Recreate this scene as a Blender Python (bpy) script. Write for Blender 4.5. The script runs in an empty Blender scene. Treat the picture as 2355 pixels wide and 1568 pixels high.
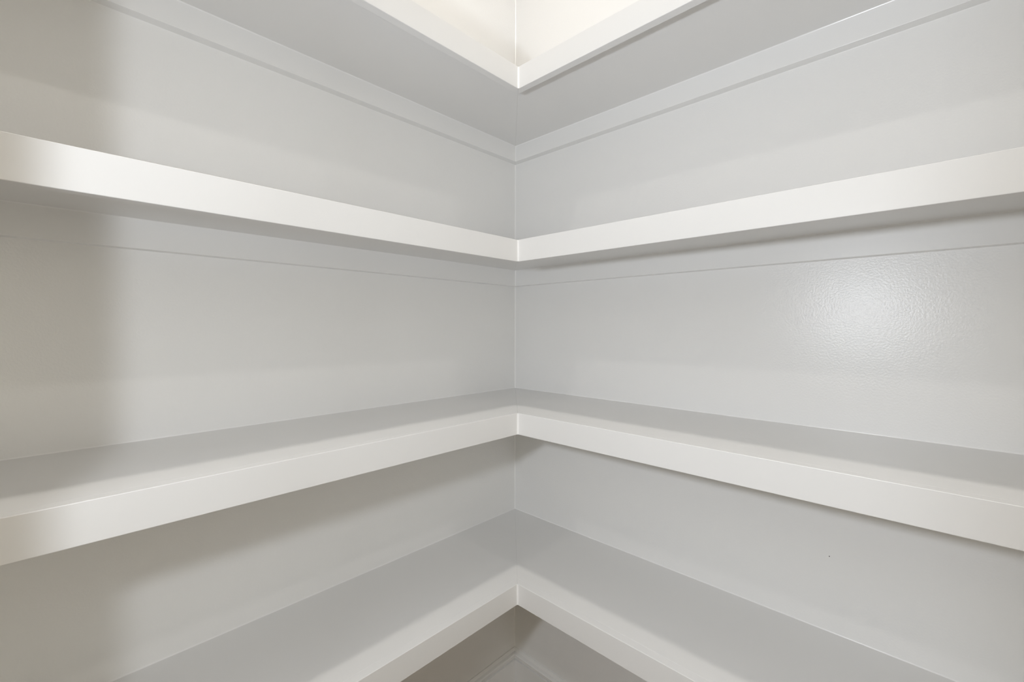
import bpy, bmesh, math
from mathutils import Vector, Matrix

# ------------------------------------------------------------------ units
S = 0.32            # shelf depth in metres; the corner geometry is measured in shelf depths
EYE = 1.27          # camera height above the floor
W = 2.80            # the closet is a 2.8 m square, its back corner is at the origin
CEIL = 2.90


def Z(z):
    return EYE + z * S


C = bpy.context.scene.collection

# ------------------------------------------------------------------ camera
yaw, pitch, roll = 0.7503763, -0.0172390, 0.0019066
F = 1016.145
fw = Vector((math.cos(pitch) * math.cos(yaw), math.cos(pitch) * math.sin(yaw), math.sin(pitch)))
rt = Vector((math.sin(yaw), -math.cos(yaw), 0))
up = rt.cross(fw)
r2 = rt * math.cos(roll) + up * math.sin(roll)
u2 = -rt * math.sin(roll) + up * math.cos(roll)
cam_data = bpy.data.cameras.new('camera')
cam = bpy.data.objects.new('camera', cam_data)
C.objects.link(cam)
M = Matrix((r2, u2, -fw)).transposed().to_4x4()
M.translation = Vector((-3.4281308 * S, -3.3270229 * S, EYE))
cam.matrix_world = M
cam_data.sensor_fit = 'HORIZONTAL'
cam_data.sensor_width = 36.0
cam_data.lens = 36.0 * F / 2355.0
cam_data.shift_x = -27.546 / 2355.0
cam_data.shift_y = -14.059 / 2355.0
cam_data.clip_start = 0.01
bpy.context.scene.camera = cam

# ------------------------------------------------------------------ colour management, world
sc = bpy.context.scene
sc.view_settings.view_transform = 'Standard'
sc.view_settings.look = 'None'
sc.view_settings.gamma = 1.0
sc.view_settings.use_curve_mapping = False
sc.view_settings.exposure = 0.04
world = bpy.data.worlds.new('world')
sc.world = world
world.use_nodes = True
world.node_tree.nodes['Background'].inputs['Color'].default_value = (1.0, 0.93, 0.74, 1)
world.node_tree.nodes['Background'].inputs['Strength'].default_value = 2.0  # ambient fill, reaches the closet only through the added doorway

# ------------------------------------------------------------------ photographer's flash beside the camera
FLASH_POWER = 16.3
AZ_OUT = (1.1, 1.1, 1.05, 0.56, 0.44)
EL_OUT = (1.2, 1.15, 0.90, 1.45, 1.35)
FLASH_COL = (0.87, 0.925, 1.0)
fl = bpy.data.lights.new('flash', 'POINT')
fl.energy = FLASH_POWER
fl.color = FLASH_COL
fl.shadow_soft_size = 0.028
flash = bpy.data.objects.new('flash', fl)
C.objects.link(flash)
flash.location = (-3.87 * S, -2.62 * S, Z(0.25))
# the flash tube throws a rectangular beam 86 degrees wide, as its reflector does
beam = math.radians(31.5)
fl.use_nodes = True
nt = fl.node_tree
for n in list(nt.nodes):
    nt.nodes.remove(n)


def lnode(t, **kw):
    n = nt.nodes.new(t)
    for k, v in kw.items():
        setattr(n, k, v)
    return n


def lmath(op, a, b=None):
    n = lnode('ShaderNodeMath', operation=op)
    for i, v in enumerate((a, b)):
        if v is None:
            continue
        if isinstance(v, (int, float)):
            n.inputs[i].default_value = v
        else:
            nt.links.new(v, n.inputs[i])
    return n.outputs[0]


tc = lnode('ShaderNodeTexCoord')
vr = lnode('ShaderNodeVectorRotate', rotation_type='Z_AXIS')
vr.inputs['Angle'].default_value = -beam
nt.links.new(tc.outputs['Normal'], vr.inputs['Vector'])
sx = lnode('ShaderNodeSeparateXYZ')
nt.links.new(vr.outputs[0], sx.inputs[0])
ax = lmath('MAXIMUM', sx.outputs['X'], 0.001)
rat = lmath('DIVIDE', lmath('ABSOLUTE', sx.outputs['Y']), ax)
ratz = lmath('DIVIDE', lmath('ABSOLUTE', sx.outputs['Z']), ax)


def ss(val, lo, hi):
    n = lnode('ShaderNodeMapRange', interpolation_type='SMOOTHSTEP')
    nt.links.new(val, n.inputs['Value'])
    n.inputs['From Min'].default_value = lo
    n.inputs['From Max'].default_value = hi
    n.inputs['To Min'].default_value = 1.0
    n.inputs['To Max'].default_value = 0.0
    return n.outputs['Result']


# angular output of the head: table over azimuth (from the beam axis) and elevation
def table(val, lo, hi, ys):
    """Piecewise linear table of output against angle in degrees."""
    mr = lnode('ShaderNodeMapRange')
    nt.links.new(val, mr.inputs['Value'])
    mr.inputs['From Min'].default_value = math.radians(lo)
    mr.inputs['From Max'].default_value = math.radians(hi)
    cr = lnode('ShaderNodeValToRGB')
    nt.links.new(mr.outputs['Result'], cr.inputs['Fac'])
    e = cr.color_ramp.elements
    for i, y in enumerate(ys):
        p = i / (len(ys) - 1)
        k = e[0] if i == 0 else (e[-1] if i == len(ys) - 1 else e.new(p))
        k.position = p
        k.color = (y / 2, y / 2, y / 2, 1)
    return lmath('MULTIPLY', cr.outputs['Color'], 2.0)


az = lmath('ARCTAN2', sx.outputs['Y'], sx.outputs['X'])
el = lmath('ARCSINE', sx.outputs['Z'])
g = lmath('MULTIPLY', table(az, -40, 40, AZ_OUT), table(el, -60, 60, EL_OUT))
g = lmath('MULTIPLY', g, lmath('MULTIPLY', ss(az, math.radians(42.0), math.radians(44.9)),
                               ss(lmath('MULTIPLY', az, -1.0), math.radians(40), math.radians(62))))
em = lnode('ShaderNodeEmission')
nt.links.new(g, em.inputs['Strength'])
out = lnode('ShaderNodeOutputLight')
nt.links.new(em.outputs[0], out.inputs[0])


# ------------------------------------------------------------------ materials
def paint(name, col, rough=0.3, bump=0.0, scale=300.0, spec=0.5):
    m = bpy.data.materials.new(name)
    m.use_nodes = True
    t = m.node_tree
    b = t.nodes['Principled BSDF']
    b.inputs['Base Color'].default_value = (*col, 1)
    b.inputs['Roughness'].default_value = rough
    b.inputs['Specular IOR Level'].default_value = spec
    tcn = t.nodes.new('ShaderNodeTexCoord')
    nz = t.nodes.new('ShaderNodeTexNoise')
    nz.inputs['Scale'].default_value = 9.0
    nz.inputs['Detail'].default_value = 3.0
    t.links.new(tcn.outputs['Object'], nz.inputs['Vector'])
    mr = t.nodes.new('ShaderNodeMapRange')
    mr.inputs['To Min'].default_value = rough - 0.03
    mr.inputs['To Max'].default_value = rough + 0.03
    t.links.new(nz.outputs['Fac'], mr.inputs['Value'])
    t.links.new(mr.outputs['Result'], b.inputs['Roughness'])
    if bump:
        n2 = t.nodes.new('ShaderNodeTexNoise')
        n2.inputs['Scale'].default_value = scale
        n2.inputs['Detail'].default_value = 2.0
        t.links.new(tcn.outputs['Object'], n2.inputs['Vector'])
        bp = t.nodes.new('ShaderNodeBump')
        bp.inputs['Strength'].default_value = bump
        bp.inputs['Distance'].default_value = 0.0004
        t.links.new(n2.outputs['Fac'], bp.inputs['Height'])
        t.links.new(bp.outputs['Normal'], b.inputs['Normal'])
    return m


WHITE = (0.90, 0.895, 0.885)
M_wall = paint('wall_paint', WHITE, 0.30, 0.75, 260)
SHELF = (0.837, 0.829, 0.816)
M_shelf = paint('shelf_paint', SHELF, 0.30)
M_caulk = paint('caulk', (0.95, 0.945, 0.935), 0.22)
M_ceil = paint('ceiling_paint', (0.90, 0.895, 0.885), 0.8, 0.3, 200, 0.3)
M_trim = paint('trim_paint', WHITE, 0.30)
M_hole = paint('dark_hole', (0.03, 0.03, 0.03), 0.9)
M_metal = paint('brushed_metal', (0.5, 0.48, 0.45), 0.35)
M_metal.node_tree.nodes['Principled BSDF'].inputs['Metallic'].default_value = 1.0


def wood():
    m = bpy.data.materials.new('floor_wood')
    m.use_nodes = True
    t = m.node_tree
    b = t.nodes['Principled BSDF']
    b.inputs['Roughness'].default_value = 0.4
    tcn = t.nodes.new('ShaderNodeTexCoord')
    br = t.nodes.new('ShaderNodeTexBrick')
    br.inputs['Scale'].default_value = 1.0
    br.inputs['Brick Width'].default_value = 1.2
    br.inputs['Row Height'].default_value = 0.13
    br.inputs['Mortar Size'].default_value = 0.0015
    br.inputs['Color1'].default_value = (0.33, 0.235, 0.16, 1)
    br.inputs['Color2'].default_value = (0.27, 0.19, 0.125, 1)
    br.inputs['Mortar'].default_value = (0.05, 0.03, 0.02, 1)
    t.links.new(tcn.outputs['Object'], br.inputs['Vector'])
    mp = t.nodes.new('ShaderNodeMapping')
    mp.inputs['Scale'].default_value = (3, 60, 3)
    t.links.new(tcn.outputs['Object'], mp.inputs['Vector'])
    nz = t.nodes.new('ShaderNodeTexNoise')
    nz.inputs['Detail'].default_value = 6
    t.links.new(mp.outputs[0], nz.inputs['Vector'])
    mx = t.nodes.new('ShaderNodeMix')
    mx.data_type = 'RGBA'
    mx.blend_type = 'MULTIPLY'
    mx.inputs['Factor'].default_value = 0.5
    t.links.new(br.outputs['Color'], mx.inputs[6])
    t.links.new(nz.outputs['Fac'], mx.inputs[7])
    t.links.new(mx.outputs[2], b.inputs['Base Color'])
    return m


M_floor = wood()

def lamp(name, strength):
    m = bpy.data.materials.new(name)
    m.use_nodes = True
    b = m.node_tree.nodes['Principled BSDF']
    b.inputs['Base Color'].default_value = (0.9, 0.9, 0.88, 1)
    b.inputs['Emission Color'].default_value = LAMP_COL
    b.inputs['Emission Strength'].default_value = strength
    return m


LAMP_COL = (1.0, 0.96, 0.90, 1)
M_lamp = lamp('lamp_glow', 145.0)
M_lamp_near = lamp('lamp_glow_nearest', 215.0)


# ------------------------------------------------------------------ mesh helpers
def link(name, bm, mat, parent=None, kind=None, bevel=0.0, smooth=False):
    bmesh.ops.recalc_face_normals(bm, faces=bm.faces)
    me = bpy.data.meshes.new(name)
    bm.to_mesh(me)
    bm.free()
    me.materials.append(mat)
    if smooth:
        for p in me.polygons:
            p.use_smooth = True
    o = bpy.data.objects.new(name, me)
    C.objects.link(o)
    if parent is not None:
        o.parent = parent
        o.matrix_parent_inverse = Matrix.Translation(parent.location).inverted()
    if kind:
        o['kind'] = kind
    if bevel:
        md = o.modifiers.new('bevel', 'BEVEL')
        md.width = bevel
        md.segments = 2
        md.limit_method = 'ANGLE'
        md.angle_limit = math.radians(40)
    return o


def box(x0, x1, y0, y1, z0, z1, bm=None):
    bm = bm or bmesh.new()
    v = [bm.verts.new((x, y, z)) for x in (x0, x1) for y in (y0, y1) for z in (z0, z1)]
    for f in ((0, 1, 3, 2), (4, 6, 7, 5), (0, 4, 5, 1), (2, 3, 7, 6), (0, 2, 6, 4), (1, 5, 7, 3)):
        bm.faces.new([v[i] for i in f])
    return bm


def arm(side, prof, end, miter=0.0):
    """Sweep a profile of (distance from wall, height) along one wall, mitred at the corner."""
    bm = bmesh.new()
    A, B = [], []
    for o, z in prof:
        far = (-end, -o, z)
        near = (-o - miter, -o, z)
        if side == 'right':
            far = (far[1], far[0], z)
            near = (near[1], near[0], z)
        A.append(bm.verts.new(far))
        B.append(bm.verts.new(near))
    n = len(prof)
    for i in range(n):
        j = (i + 1) % n
        bm.faces.new((A[i], A[j], B[j], B[i]))
    bm.faces.new(A)
    bm.faces.new(list(reversed(B)))
    return bm


def rect(o0, o1, z0, z1):
    return [(o0, z0), (o1, z0), (o1, z1), (o0, z1)]


def bead(o, z, r, so, sz, n=5):
    """Concave caulk fillet in the angle at (o, z), opening towards (so, sz)."""
    pts = [(o, z), (o + so * r, z)]
    for i in range(1, n):
        a = math.pi / 2 * i / n
        pts.append((o + so * r * (1 - math.sin(a)), z + sz * r * (1 - math.cos(a))))
    pts.append((o, z + sz * r))
    return pts


# ------------------------------------------------------------------ room shell
T = 0.12
link('wall_left', box(-W - T, T, 0, T, 0, CEIL), M_wall, kind='structure')
wall_right = link('wall_right', box(0, T, -W - T, 0, 0, CEIL), M_wall, kind='structure')
link('wall_back', box(-W - T, -W, -W, 0, 0, CEIL), M_wall, kind='structure')
# unseen wall behind the camera; its open doorway is added to admit fill light
DX0, DX1, DH = -2.15, -1.33, 2.05
bm = box(-W - T, DX0, -W - T, -W, 0, CEIL)
box(DX1, 0, -W - T, -W, 0, CEIL, bm)
box(DX0, DX1, -W - T, -W, DH, CEIL, bm)
link('wall_front', bm, M_wall, kind='structure')
link('floor', box(-W - T, T, -W - T, T, -0.1, 0), M_floor, kind='structure')
link('ceiling', box(-W - T, T, -W - T, T, CEIL, CEIL + 0.1), M_ceil, kind='structure')

# added door, swung out on its left jamb to keep the fill opening clear
door = link('door_1', box(DX0 - 0.04, DX0 - 0.0, -W - T - 0.83, -W - T - 0.012, 0.008, DH - 0.004), M_trim,
            kind='structure', bevel=0.002)
bm = bmesh.new()
for z0, z1 in ((0.25, 0.95), (1.10, 1.90)):
    box(DX0 - 0.002, DX0 + 0.004, -W - T - 0.70, -W - T - 0.14, z0, z1, bm)
link('door_panel', bm, M_trim, door, bevel=0.004)
bm = bmesh.new()
bmesh.ops.create_cone(bm, cap_ends=True, segments=24, radius1=0.013, radius2=0.013, depth=0.05,
                      matrix=Matrix.Translation((DX0 + 0.02, -W - T - 0.76, 1.0)) @ Matrix.Rotation(math.pi / 2, 4, 'Y'))
bmesh.ops.create_uvsphere(bm, u_segments=20, v_segments=12, radius=0.027,
                          matrix=Matrix.Translation((DX0 + 0.055, -W - T - 0.76, 1.0)))
link('door_knob', bm, M_metal, door, smooth=True)
bm = box(DX0 - 0.08, DX0, -W, -W + 0.018, 0, DH + 0.08)
box(DX1, DX1 + 0.08, -W, -W + 0.018, 0, DH + 0.08, bm)
box(DX0, DX1, -W, -W + 0.018, DH, DH + 0.08, bm)
link('trim_1', bm, M_trim, kind='structure', bevel=0.002)


# caulked vertical inside corner
def corner_bead(x, y, z0, z1, r, n=5):
    bm = bmesh.new()
    P = [(x, y), (x - r, y)]
    for i in range(1, n):
        a = math.pi / 2 * i / n
        P.append((x - r * (1 - math.sin(a)), y - r * (1 - math.cos(a))))
    P.append((x, y - r))
    a_ = [bm.verts.new((p[0], p[1], z0)) for p in P]
    b_ = [bm.verts.new((p[0], p[1], z1)) for p in P]
    k = len(P)
    for i in range(k):
        j = (i + 1) % k
        bm.faces.new((a_[i], a_[j], b_[j], b_[i]))
    bm.faces.new(a_)
    bm.faces.new(b_)
    return bm


link('trim_2', corner_bead(0, 0, 0.0, CEIL, 0.0034), M_caulk, kind='structure')

# baseboards: cap, bead, quirk and face
BT = Z(-3.487)
base_prof = [(0, 0), (0.0165, 0), (0.0165, BT - 0.030), (0.0115, BT - 0.0290), (0.0115, BT - 0.0255),
             (0.0160, BT - 0.0245), (0.0160, BT - 0.0150), (0.0140, BT - 0.0125), (0.0070, BT - 0.0095),
             (0.0045, BT - 0.004), (0.0030, BT), (0, BT)]
link('baseboard_left', arm('left', base_prof, W - 0.001), M_trim, kind='structure')
link('baseboard_right', arm('right', base_prof, W - 0.001), M_trim, kind='structure')

# tiny nail hole in the right wall between the two lower shelves
bm = bmesh.new()
bmesh.ops.create_cone(bm, cap_ends=True, segments=10, radius1=0.0009, radius2=0.0009, depth=0.0006,
                      matrix=Matrix.Translation((-0.0002, -2.841 * S, Z(-1.48))) @ Matrix.Rotation(math.pi / 2, 4, 'Y'))
link('nail_hole', bm, M_hole, wall_right)

# ------------------------------------------------------------------ shelves
E_ = W - 0.0015
G = 0.0004


def shelf(label, top, bot, under, cleat_bot, wall_bead=True):
    t = bpy.data.objects.new('corner_shelf', None)
    C.objects.link(t)
    t.location = (0, 0, Z(cleat_bot))
    t['label'] = label
    t['category'] = 'shelf'
    t['group'] = 'built-in corner shelves'
    n0, d = 0.943 * S, S
    cl = 0.0708 * S
    for side in ('left', 'right'):
        link('board', arm(side, rect(G, n0, Z(under), Z(top)), E_), M_shelf, t, bevel=0.0006)
        link('front_edge', arm(side, rect(n0, d, Z(bot), Z(top) + 0.0002), E_), M_shelf, t, bevel=0.0009)
        link('cleat', arm(side, rect(G, cl, Z(cleat_bot), Z(under) - G), E_), M_trim, t, bevel=0.0007)
        link('caulk_bead', arm(side, bead(cl, Z(under), 0.0020, 1, -1), E_), M_caulk, t)
        link('caulk_bead', arm(side, bead(0, Z(cleat_bot), 0.0010, 1, -1), E_), M_caulk, t)
        link('caulk_bead', arm(side, bead(0, Z(top), 0.0020, 1, 1), E_), M_caulk, t)
    bm = corner_bead(-d, -d, Z(bot) + 0.0008, Z(top) - 0.0004, 0.0034)
    link('caulk_bead', bm, M_caulk, t)
    bm = corner_bead(-cl, -cl, Z(cleat_bot) + 0.0006, Z(under), 0.003)
    link('caulk_bead', bm, M_caulk, t)
    return t


shelf('topmost white painted L-shaped corner shelf, its underside seen from below', 1.9613, 1.7975, 1.9019, 1.7404)
shelf('second white L-shaped corner shelf from the top, just above eye level', 0.6620, 0.4975, 0.6004, 0.4343)
shelf('third white L-shaped corner shelf from the top, just below eye level', -0.6555, -0.8196, -0.7160, -0.8800)
shelf('lowest white L-shaped corner shelf, above the baseboard', -1.9721, -2.1345, -2.0325, -2.1980)


# ------------------------------------------------------------------ recessed ceiling lights
def can(x, y, label, glow=None):
    t = bpy.data.objects.new('recessed_light', None)
    C.objects.link(t)
    t.location = (x, y, CEIL)
    t['label'] = label
    t['category'] = 'ceiling light'
    t['group'] = 'recessed ceiling lights'
    bm = bmesh.new()
    n = 48
    prof = [(0.052, -0.002), (0.056, -0.006), (0.072, -0.004), (0.075, 0.0), (0.052, 0.0)]
    rings = [[bm.verts.new((x + r * math.cos(2 * math.pi * i / n), y + r * math.sin(2 * math.pi * i / n), CEIL + z))
              for i in range(n)] for r, z in prof]
    for k in range(len(prof)):
        a_, b_ = rings[k], rings[(k + 1) % len(prof)]
        for i in range(n):
            j = (i + 1) % n
            bm.faces.new((a_[i], a_[j], b_[j], b_[i]))
    link('trim_ring', bm, M_trim, t, smooth=True)
    bm = bmesh.new()
    bmesh.ops.create_cone(bm, cap_ends=True, segments=n, radius1=0.052, radius2=0.052, depth=0.001,
                          matrix=Matrix.Translation((x, y, CEIL - 0.0017)))
    link('diffuser', bm, glow or M_lamp, t)


can(-0.64, -0.64, 'round recessed ceiling light nearest the shelf corner', M_lamp_near)
can(-0.64, -2.16, 'round recessed ceiling light along the right wall, farther from the corner')
can(-2.16, -0.64, 'round recessed ceiling light along the left wall, farther from the corner')
can(-2.16, -2.16, 'round recessed ceiling light diagonally opposite the shelf corner')
